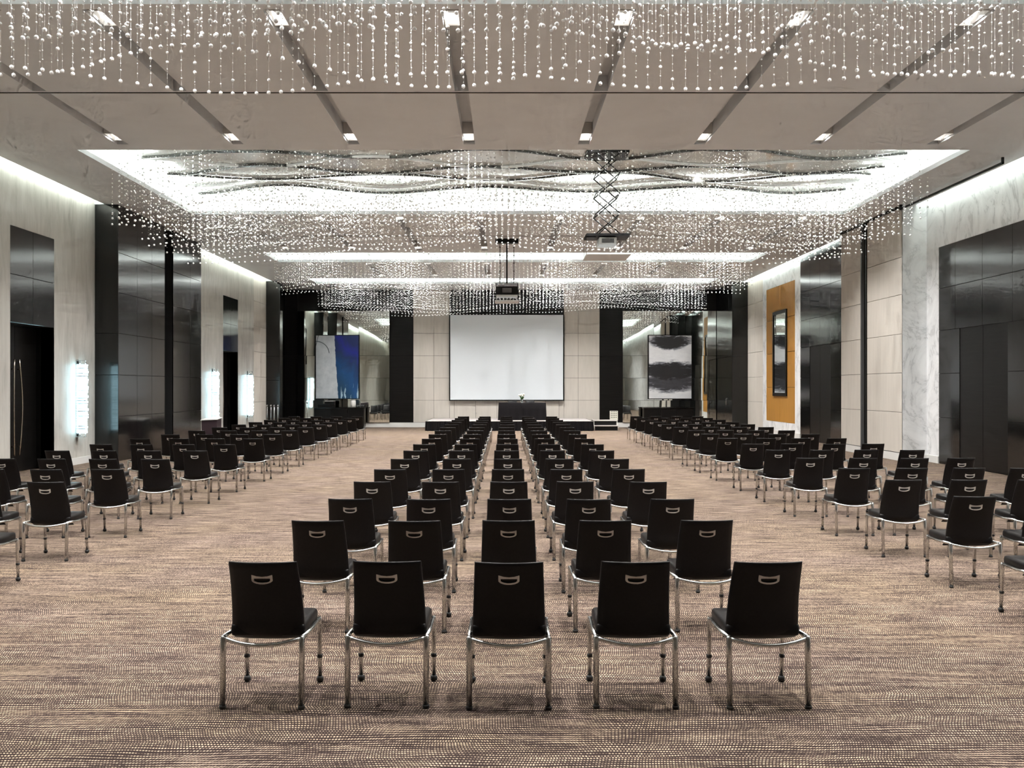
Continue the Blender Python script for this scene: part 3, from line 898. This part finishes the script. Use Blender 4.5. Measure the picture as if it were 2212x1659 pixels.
def mat_paint_black():
    m, nt, b = new_mat("painting_black_white")
    tc = N(nt, "ShaderNodeTexCoord"); sp = N(nt, "ShaderNodeSeparateXYZ"); L(nt, tc.outputs["Object"], sp.inputs[0])
    x, z = sp.outputs[0], sp.outputs[2]
    n1 = noise(nt, coords(nt, (1.6, 1, 6.0)), 1.5, 7.0, 0.72, 0.8)
    x2 = mth(nt, 'MULTIPLY', x, x)
    q = mth(nt, 'SUBTRACT', n1, 0.5)
    def blob(zc, rz, rx, curve):
        zz = mth(nt, 'SUBTRACT', mth(nt, 'SUBTRACT', z, zc), mth(nt, 'MULTIPLY', x2, curve))
        d = mth(nt, 'ADD', mth(nt, 'POWER', mth(nt, 'ABSOLUTE', mth(nt, 'DIVIDE', zz, rz)), 2.0), mth(nt, 'DIVIDE', x2, rx*rx))
        d = mth(nt, 'ADD', d, mth(nt, 'MULTIPLY', q, 3.0))
        return mth(nt, 'SUBTRACT', 1.55, d, clamp=True)
    k = mth(nt, 'MAXIMUM', blob(2.58, 0.30, 0.85, 0.10), blob(1.25, 0.40, 1.3, 0.04))
    k = mth(nt, 'MAXIMUM', k, mth(nt, 'MULTIPLY', blob(0.75, 0.42, 1.3, 0.08), 0.72))
    base = noise(nt, coords(nt, (3, 1, 9)), 1.0, 5.0, 0.65, 0.5)
    f = mth(nt, 'SUBTRACT', mth(nt, 'ADD', 0.72, mth(nt, 'MULTIPLY', base, 0.35)), k)
    L(nt, ramp(nt, f, [(0.0, (0.008, 0.008, 0.010)), (0.25, (0.05, 0.05, 0.06)), (0.5, (0.25, 0.26, 0.29)), (0.8, (0.62, 0.63, 0.66)), (1.0, (0.78, 0.79, 0.80))]), b.inputs["Base Color"])
    pset(b, rough=0.5)
    return m
def painting(xc, label, mat):
    p = empty("painting", (xc, YF-0.16, 1.29), 0, label, "painting", "paintings on the far wall mirrors")
    w, h = 1.0, 2.93
    MB().box(-w+0.03, w-0.03, -0.02, 0.02, 0.03, h-0.03).build("canvas", mat, p)
    MB().box(-w, -w+0.03, -0.035, 0.06, 0, h).box(w-0.03, w, -0.035, 0.06, 0, h).box(-w+0.03, w-0.03, -0.035, 0.06, 0, 0.03).box(-w+0.03, w-0.03, -0.035, 0.06, h-0.03, h).build("frame", BLKPAINT, p)
painting(-7.63, "tall abstract painting, white on the left and deep blue on the right", mat_paint_blue())
painting(7.55, "tall abstract painting of black brush clouds on white", mat_paint_black())

# ------------------------------------------------------------------ projection screen
ps = empty("projection_screen", (0.095, YF-0.12, 1.21), 0, "large white projection screen with thin black frame on the far wall", "screen")
MB().box(-2.575, 2.575, -0.01, 0.01, 0.05, 3.92).build("screen_cloth", SCREEN, ps)
MB().box(-2.63, -2.575, -0.02, 0.03, 0, 3.95).box(2.575, 2.63, -0.02, 0.03, 0, 3.95).box(-2.575, 2.575, -0.02, 0.03, 0, 0.05).box(-2.575, 2.575, -0.02, 0.03, 3.92, 3.95).build("frame", BLKPAINT, ps)
MB().box(-2.60, 2.60, 0.03, 0.11, 3.93, 4.05).build("roller_case", BLKPAINT, ps)

# ------------------------------------------------------------------ stage
SX0, SX1, SY0, SY1, SZ = -3.27, 3.68, 38.75, 42.33, 0.41
st = empty("stage_platform", ((SX0+SX1)/2, (SY0+SY1)/2, 0), 0, "low black skirted stage platform in front of the projection screen", "stage")
cx, cyy = (SX0+SX1)/2, (SY0+SY1)/2
for k in range(3):
    a = SX0 + (SX1-SX0)*k/3 - cx; c = SX0 + (SX1-SX0)*(k+1)/3 - cx
    MB().box(a+0.004, c-0.004, SY0-cyy, SY1-cyy, SZ-0.06, SZ).build("deck_panel", STAGEC, st)
MB().box(SX0-cx-0.005, SX1-cx+0.005, SY0-cyy-0.012, SY0-cyy, SZ-0.05, SZ+0.004).build("edge_trim", SATIN, st)
def pleats(p0, p1, z0, z1, amp, n):
    p0, p1 = Vector(p0), Vector(p1)
    d = (p1-p0); ln = d.length; d.normalize(); nrm = Vector((d.y, -d.x, 0))
    V, F = [], []
    for k in range(n+1):
        t = k/n
        for (z, a) in ((z1, 0.35), ((z0+z1)/2, 0.8), (z0, 1.0)):
            q = p0 + d*ln*t + nrm*(amp*a*(math.sin(t*ln*38)*0.6+0.4*math.sin(t*ln*61+1)) + amp*0.6)
            V.append((q.x, q.y, z))
    for k in range(n):
        for j in range(2):
            a = 3*k+j
            F.append((a, a+1, a+4, a+3))
    b = MB(); b.add(V, F, True)
    return b
SKIRT = mat_grain("skirt_satin_black", (0.008, 0.0075, 0.009), 0.42, (30, 30, 30), 0.2)
pleats((SX0-cx, SY0-cyy-0.02, 0), (SX1-cx, SY0-cyy-0.02, 0), 0.005, SZ-0.01, 0.03, 420).build("skirt", SKIRT, st)
pleats((SX0-cx-0.02, SY1-cyy, 0), (SX0-cx-0.02, SY0-cyy, 0), 0.005, SZ-0.01, 0.03, 200).build("skirt", SKIRT, st)
pleats((SX1-cx+0.02, SY0-cyy, 0), (SX1-cx+0.02, SY1-cyy, 0), 0.005, SZ-0.01, 0.03, 200).build("skirt", SKIRT, st)
# steps beside the stage
sp_ = empty("stage_steps", (4.30, 39.5, 0), 0, "two tier portable stage steps at the right end of the stage", "steps")
for (y0_, y1_, z_) in ((-0.02, 0.75, 0.42), (-0.42, -0.02, 0.21)):
    MB().rbox(-0.50, 0.50, y0_, y1_, z_-0.04, z_, 0.006, 1, False).build("tread", STAGEC, sp_)
    MB().box(-0.51, 0.51, y0_-0.012, y0_, z_-0.03, z_+0.004).build("nosing", SATIN, sp_)
    MB().box(-0.47, 0.47, y0_+0.03, y0_+0.05, 0.0, z_-0.04).build("riser", BLKPAINT, sp_)
for s in (-1, 1):
    MB().tube([(s*0.50, -0.40, 0), (s*0.50, -0.40, 0.2), (s*0.50, -0.02, 0.22), (s*0.50, 0.0, 0.43), (s*0.50, 0.72, 0.43), (s*0.50, 0.74, 0)], 0.018, 6).build("side_frame", SATIN, sp_)

# head table with cloth, two chairs, flowers
tb = empty("head_table", (0.76, 40.1, SZ+0.003), 0, "table under a floor length black cloth on the stage", "table")
MB().box(-1.0, 1.0, -0.30, 0.30, 0.715, 0.74).build("tabletop", PURPLE, tb)
for sx in (-0.9, 0.9):
    for sy in (-0.24, 0.24):
        MB().tube([(sx, sy, 0), (sx, sy, 0.715)], 0.02, 6).build("leg", CHROME, tb)
def drape():
    b = MB()
    pts = []
    per = [(-1.01, 0.31), (-1.01, -0.31), (1.01, -0.31), (1.01, 0.31), (-1.01, 0.31)]
    for i in range(4):
        a, c = Vector((*per[i], 0)), Vector((*per[i+1], 0))
        n = 80 if i in (1, 3) else 26
        d = (c-a).normalized(); nr = Vector((d.y, -d.x, 0))
        for k in range(n):
            pts.append((a+(c-a)*k/n, nr))
    V, F = [], []
    m_ = len(pts)
    for k, (p, nr) in enumerate(pts):
        for (z, amp, o) in ((0.752, 0, 0.0), (0.742, 0.0, 0.008), (0.45, 0.006, 0.016), (0.004, 0.015, 0.028)):
            q = p + nr*(o + amp*math.sin(k*0.55)*(0.6+0.4*math.sin(k*0.13)))
            V.append((q.x, q.y, z))
    for k in range(m_):
        for j in range(3):
            a = 4*k+j; c = 4*((k+1) % m_)+j
            F.append((a, a+1, c+1, c))
    b.add(V, F, True)
    b.add([(-1.01, -0.31, 0.752), (1.01, -0.31, 0.752), (1.01, 0.31, 0.752), (-1.01, 0.31, 0.752)], [(0, 1, 2, 3)])
    return b
tag(drape().build("tablecloth", CLOTH), "black cloth hanging to the floor over the stage table", "tablecloth").location = (0.76, 40.1, SZ)
for (x, lab) in ((0.34, "black chair behind the stage table, left of the flowers"), (1.13, "black chair behind the stage table, right of the flowers")):
    chair(x, 40.95, PI, lab, "chairs behind the stage table", False, SZ)
fv = empty("flower_vase", (0.75, 40.0, SZ+0.752), 0, "small glass vase of white flowers on the black stage table", "vase")
MB().lathe([(0.045, 0), (0.05, 0.01), (0.06, 0.16), (0.065, 0.17), (0.055, 0.165)], n=14).build("vase", GLASS, fv)
rr = random.Random(3)
for k in range(9):
    a = 2*PI*k/9; sp = rr.uniform(0.05, 0.13); hh = rr.uniform(0.27, 0.36)
    tip = (sp*math.cos(a), sp*math.sin(a)*0.7, hh)
    MB().tube([(0.01*math.cos(a), 0.01*math.sin(a), 0.02), (0.4*tip[0], 0.4*tip[1], 0.18), tip], 0.004, 5).build("stem", LEAF, fv)
    MB().lathe([(0.008, -0.03), (0.03, -0.01), (0.036, 0.015), (0.024, 0.04), (0.006, 0.045)], tip, 9).build("flower", PETAL, fv)
for k in range(14):
    a = 2*PI*k/14 + 0.2; r1 = rr.uniform(0.07, 0.15); z1 = rr.uniform(0.22, 0.31)
    c, s = math.cos(a), math.sin(a)
    b = MB()
    b.add([(0.03*c, 0.03*s, 0.15), (r1*0.6*c-0.03*s, r1*0.6*s+0.03*c, z1*0.85), (r1*c, r1*s, z1), (r1*0.6*c+0.03*s, r1*0.6*s-0.03*c, z1*0.85), (r1*0.6*c, r1*0.6*s, z1*0.85-0.012)],
          [(0, 4, 1), (4, 2, 1), (0, 3, 4), (4, 3, 2)])
    b.build("leaf", LEAF, fv)

# placard behind the steps
def mat_placard():
    m, nt, b = new_mat("placard_print")
    tc = N(nt, "ShaderNodeTexCoord"); sp = N(nt, "ShaderNodeSeparateXYZ"); L(nt, tc.outputs["Object"], sp.inputs[0])
    x, z = sp.outputs[0], sp.outputs[2]
    fx = mth(nt, 'ABSOLUTE', mth(nt, 'SUBTRACT', mth(nt, 'FRACT', mth(nt, 'DIVIDE', x, 0.072)), 0.5))
    fz = mth(nt, 'ABSOLUTE', mth(nt, 'SUBTRACT', mth(nt, 'FRACT', mth(nt, 'DIVIDE', z, 0.085)), 0.5))
    k = mth(nt, 'MULTIPLY', mth(nt, 'LESS_THAN', fx, 0.27), mth(nt, 'LESS_THAN', fz, 0.25))
    k = mth(nt, 'MULTIPLY', k, mth(nt, 'LESS_THAN', mth(nt, 'ABSOLUTE', x), 0.144))
    k = mth(nt, 'MULTIPLY', k, mth(nt, 'GREATER_THAN', z, 0.085))
    mx = N(nt, "ShaderNodeMix"); mx.data_type = 'RGBA'; L(nt, k, mx.inputs["Factor"])
    mx.inputs["A"].default_value = (0.72, 0.72, 0.62, 1); mx.inputs["B"].default_value = (0.12, 0.12, 0.10, 1)
    L(nt, mx.outputs["Result"], b.inputs["Base Color"]); pset(b, rough=0.6)
    return m
pl = empty("placard_stand", (4.86, 41.2, 0), 0, "small white placard with rows of dark symbols behind the stage steps", "sign")
MB().box(-0.18, 0.18, -0.01, 0.01, 0, 0.42).build("board", mat_placard(), pl).location = (0, 0, 0.36)
for s in (-1, 1):
    MB().tube([(s*0.13, 0.02, 0.36), (s*0.15, 0.02, 0.0)], 0.01, 6).build("leg", SATIN, pl)
MB().tube([(0, 0.02, 0.6), (0, 0.22, 0.0)], 0.01, 6).build("leg", SATIN, pl)

# ------------------------------------------------------------------ consoles under the paintings
def console(xc, label):
    c = empty("console_table", (xc, 41.75, 0), 0, label, "console", "consoles under the paintings")
    MB().rbox(-1.13, 1.13, -0.35, 0.30, 0.88, 0.92, 0.006, 1, False).build("top", BLACK, c)
    for (a, d) in ((-1.11, -0.37), (-0.36, 0.37), (0.38, 1.11)):
        MB().rbox(a, d, -0.33, -0.30, 0.06, 0.875, 0.004, 1, False).build("front_panel", BLACKM, c)
    MB().box(-1.10, 1.10, -0.30, 0.28, 0.05, 0.878).build("body", BLACKM, c)
    MB().box(-1.05, 1.05, -0.26, 0.25, 0.0, 0.05).build("plinth", VOID, c)
console(-7.40, "black lacquer console under the blue and white painting")
console(7.35, "black lacquer console under the black and white painting")
def item(name, loc, label, cat, parts):
    e = empty(name, loc, 0, label, cat)
    for (nm, b, m) in parts: b.build(nm, m, e)
item("document_box", (-8.0, 41.65, 0.92), "wide black box lying on the left console, lower of two", "box", [("body", MB().rbox(-0.36, 0.36, -0.18, 0.18, 0, 0.13, 0.01, 1, False), BLACKM), ("lid", MB().rbox(-0.37, 0.37, -0.19, 0.19, 0.13, 0.15, 0.006, 1, False), BLACK)])
item("document_box", (-7.85, 41.65, 1.07), "smaller black box with pale lid stacked on the wide black box", "box", [("body", MB().rbox(-0.22, 0.22, -0.15, 0.15, 0, 0.13, 0.01, 1, False), BLACKM), ("lid", MB().rbox(-0.22, 0.22, -0.15, 0.15, 0.13, 0.15, 0.006, 1, False), PLASTICW)])
item("white_cylinder", (-6.80, 41.6, 0.92), "upright white urn on the right end of the left console", "cylinder", [("body", MB().lathe([(0.10, 0), (0.12, 0.02), (0.12, 0.28), (0.09, 0.33)], n=14), PLASTICW), ("lid", MB().lathe([(0.10, 0.33), (0.10, 0.35), (0.02, 0.37)], n=14), CHROME)])  # plain white lidded cylinder, use unidentified
for k in range(4):
    tag(MB().lathe([(0.022, 0), (0.03, 0.002), (0.036, 0.11), (0.034, 0.112), (0.028, 0.01)], n=10).build("drinking_glass", GLASS), "clear drinking glass, %s right of the white urn" % ORD[k], "glass", "glasses on the left console").location = (-6.60+0.085*k, 41.55, 0.92)

# ------------------------------------------------------------------ stanchions and the small stand on the left
for k in range(4):
    s = empty("rope_stanchion", (-9.86+0.145*k, 38.45+0.05*(k % 2), 0), 0, "chrome stanchion post by the far left corner, %s from the left wall" % ORD[k], "stanchion", "stanchions in the far left corner")
    MB().lathe([(0.075, 0), (0.075, 0.015), (0.02, 0.03)], n=14).build("base", CHROME, s)
    MB().tube([(0, 0, 0.02), (0, 0, 1.04)], 0.016, 8).build("post", CHROME, s)
    MB().lathe([(0.016, 1.03), (0.034, 1.05), (0.034, 1.08), (0.016, 1.10)], n=10).build("cap", CHROME, s)
ls = empty("lectern", (-8.42, 26.6, 0), 0, "low dark plum lectern with pale slanted top against the black panels", "lectern")
MB().add([(-0.21, -0.2, 0), (0.21, -0.2, 0), (0.21, 0.2, 0), (-0.21, 0.2, 0), (-0.22, -0.22, 0.87), (0.22, -0.22, 0.89), (0.22, 0.22, 0.93), (-0.22, 0.22, 0.91)],
         [(0,3,2,1),(4,5,6,7),(0,1,5,4),(1,2,6,5),(2,3,7,6),(3,0,4,7)]).build("body", PURPLE, ls)
MB().add([(-0.24, -0.24, 0.872), (0.24, -0.24, 0.892), (0.24, 0.24, 0.932), (-0.24, 0.24, 0.912), (-0.24, -0.24, 0.89), (0.24, -0.24, 0.91), (0.24, 0.24, 0.95), (-0.24, 0.24, 0.93)],
         [(0,3,2,1),(4,5,6,7),(0,1,5,4),(1,2,6,5),(2,3,7,6),(3,0,4,7)]).build("top", PLASTICW, ls)

# ------------------------------------------------------------------ hanging projectors
p1 = empty("ceiling_projector", (0.07, 28.0, 4.38), 0, "black projector hanging on three thin rods above the aisle", "projector")
MB().rbox(-0.33, 0.33, -0.22, 0.22, 0.22, 0.46, 0.02, 2).build("body", BLKPAINT, p1)
MB().rbox(-0.14, 0.14, -0.235, -0.21, 0.28, 0.42, 0.01, 1).build("rear_panel", DARKGREY, p1)
MB().box(-0.32, 0.32, -0.24, 0.22, 0.16, 0.215).build("tray", SATIN, p1)
MB().box(-0.36, 0.36, -0.35, 0.35, 0.0, 0.045).build("hatch_plate", CEIL, p1)
for s in (-1, 1):
    for yy in (-0.22, 0.2):
        MB().tube([(s*0.33, yy, 0.02), (s*0.33, yy, 0.54)], 0.006, 6).build("hanger_rod", BLKPAINT, p1)
cage = MB()
for z in (0.50, 0.55):
    cage.box(-0.34, 0.34, -0.23, -0.21, z, z+0.02); cage.box(-0.34, 0.34, 0.19, 0.21, z, z+0.02)
    cage.box(-0.34, -0.32, -0.21, 0.19, z, z+0.02); cage.box(0.32, 0.34, -0.21, 0.19, z, z+0.02)
for s in (-1, 1):
    cage.box(s*0.33-0.01, s*0.33+0.01, -0.23, -0.21, 0.46, 0.57)
cage.build("cage", BLKPAINT, p1)
for s, r in ((-0.21, 0.011), (0.0, 0.024), (0.21, 0.011)):
    b = MB().tube([(s, 0, 0.57), (s, 0, 1.80)], r, 8)
    for q in range(5):
        if s: b.tube([(s, 0, 0.7+0.24*q), (s, 0, 0.73+0.24*q)], r*1.9, 8)
    b.build("rod", BLKPAINT, p1)
MB().box(-0.35, 0.35, -0.12, 0.12, 1.79, 1.92).build("ceiling_bracket", BLKPAINT, p1)

p2 = empty("scissor_lift_projector", (2.19, 19.9, 4.60), 0, "white projector on a black scissor lift below the bright ceiling recess", "projector")
MB().rbox(-0.19, 0.19, -0.28, 0.22, 0.24, 0.40, 0.02, 2).build("body", PLASTICW, p2)
MB().box(-0.13, 0.13, -0.29, -0.275, 0.275, 0.365).build("vent_grille", DARKGREY, p2)
MB().box(-0.46, 0.46, -0.33, 0.33, 0.42, 0.47).box(-0.46, -0.25, -0.24, 0.1, 0.40, 0.45).build("lift_base", BLKPAINT, p2)
MB().box(-0.47, 0.47, -0.50, 0.50, 0.0, 0.03).build("hatch_plate", CEIL, p2)
for s in (-1, 1):
    for yy in (-0.3, 0.3):
        MB().tube([(s*0.46, yy, 0.02), (s*0.46, yy, 0.44)], 0.005, 6).build("hanger_rod", BLKPAINT, p2)
zl = 0.47; hs = (2.18-0.47)/4
for q in range(4):
    for yy in (-0.30, 0.30):
        for s in (-1, 1):
            b = MB().tube([(-s*0.25, yy+0.012*s, zl), (s*0.25, yy+0.012*s, zl+hs)], 0.013, 6)
            b.build("scissor_arm", BLKPAINT, p2)
    if q:
        for s in (-1, 1):
            MB().tube([(s*0.25, -0.31, zl), (s*0.25, 0.31, zl)], 0.010, 6).build("cross_pin", BLKPAINT, p2)
    zl += hs
MB().box(-0.45, 0.45, -0.35, 0.35, 2.18, 2.25).build("ceiling_bracket", BLKPAINT, p2)

# curtain track along the right wall
ct = empty("curtain_track", (9.72, 20.4, H), 0, "thin black track hung under the ceiling along the right wall", "track")
MB().box(-0.02, 0.02, -2.35, 2.35, -0.13, -0.09).build("rail", BLKPAINT, ct)
for q in (-2.33, 2.33):
    MB().box(-0.02, 0.02, q-0.02, q+0.02, -0.13, 0.0).build("hanger", BLKPAINT, ct)
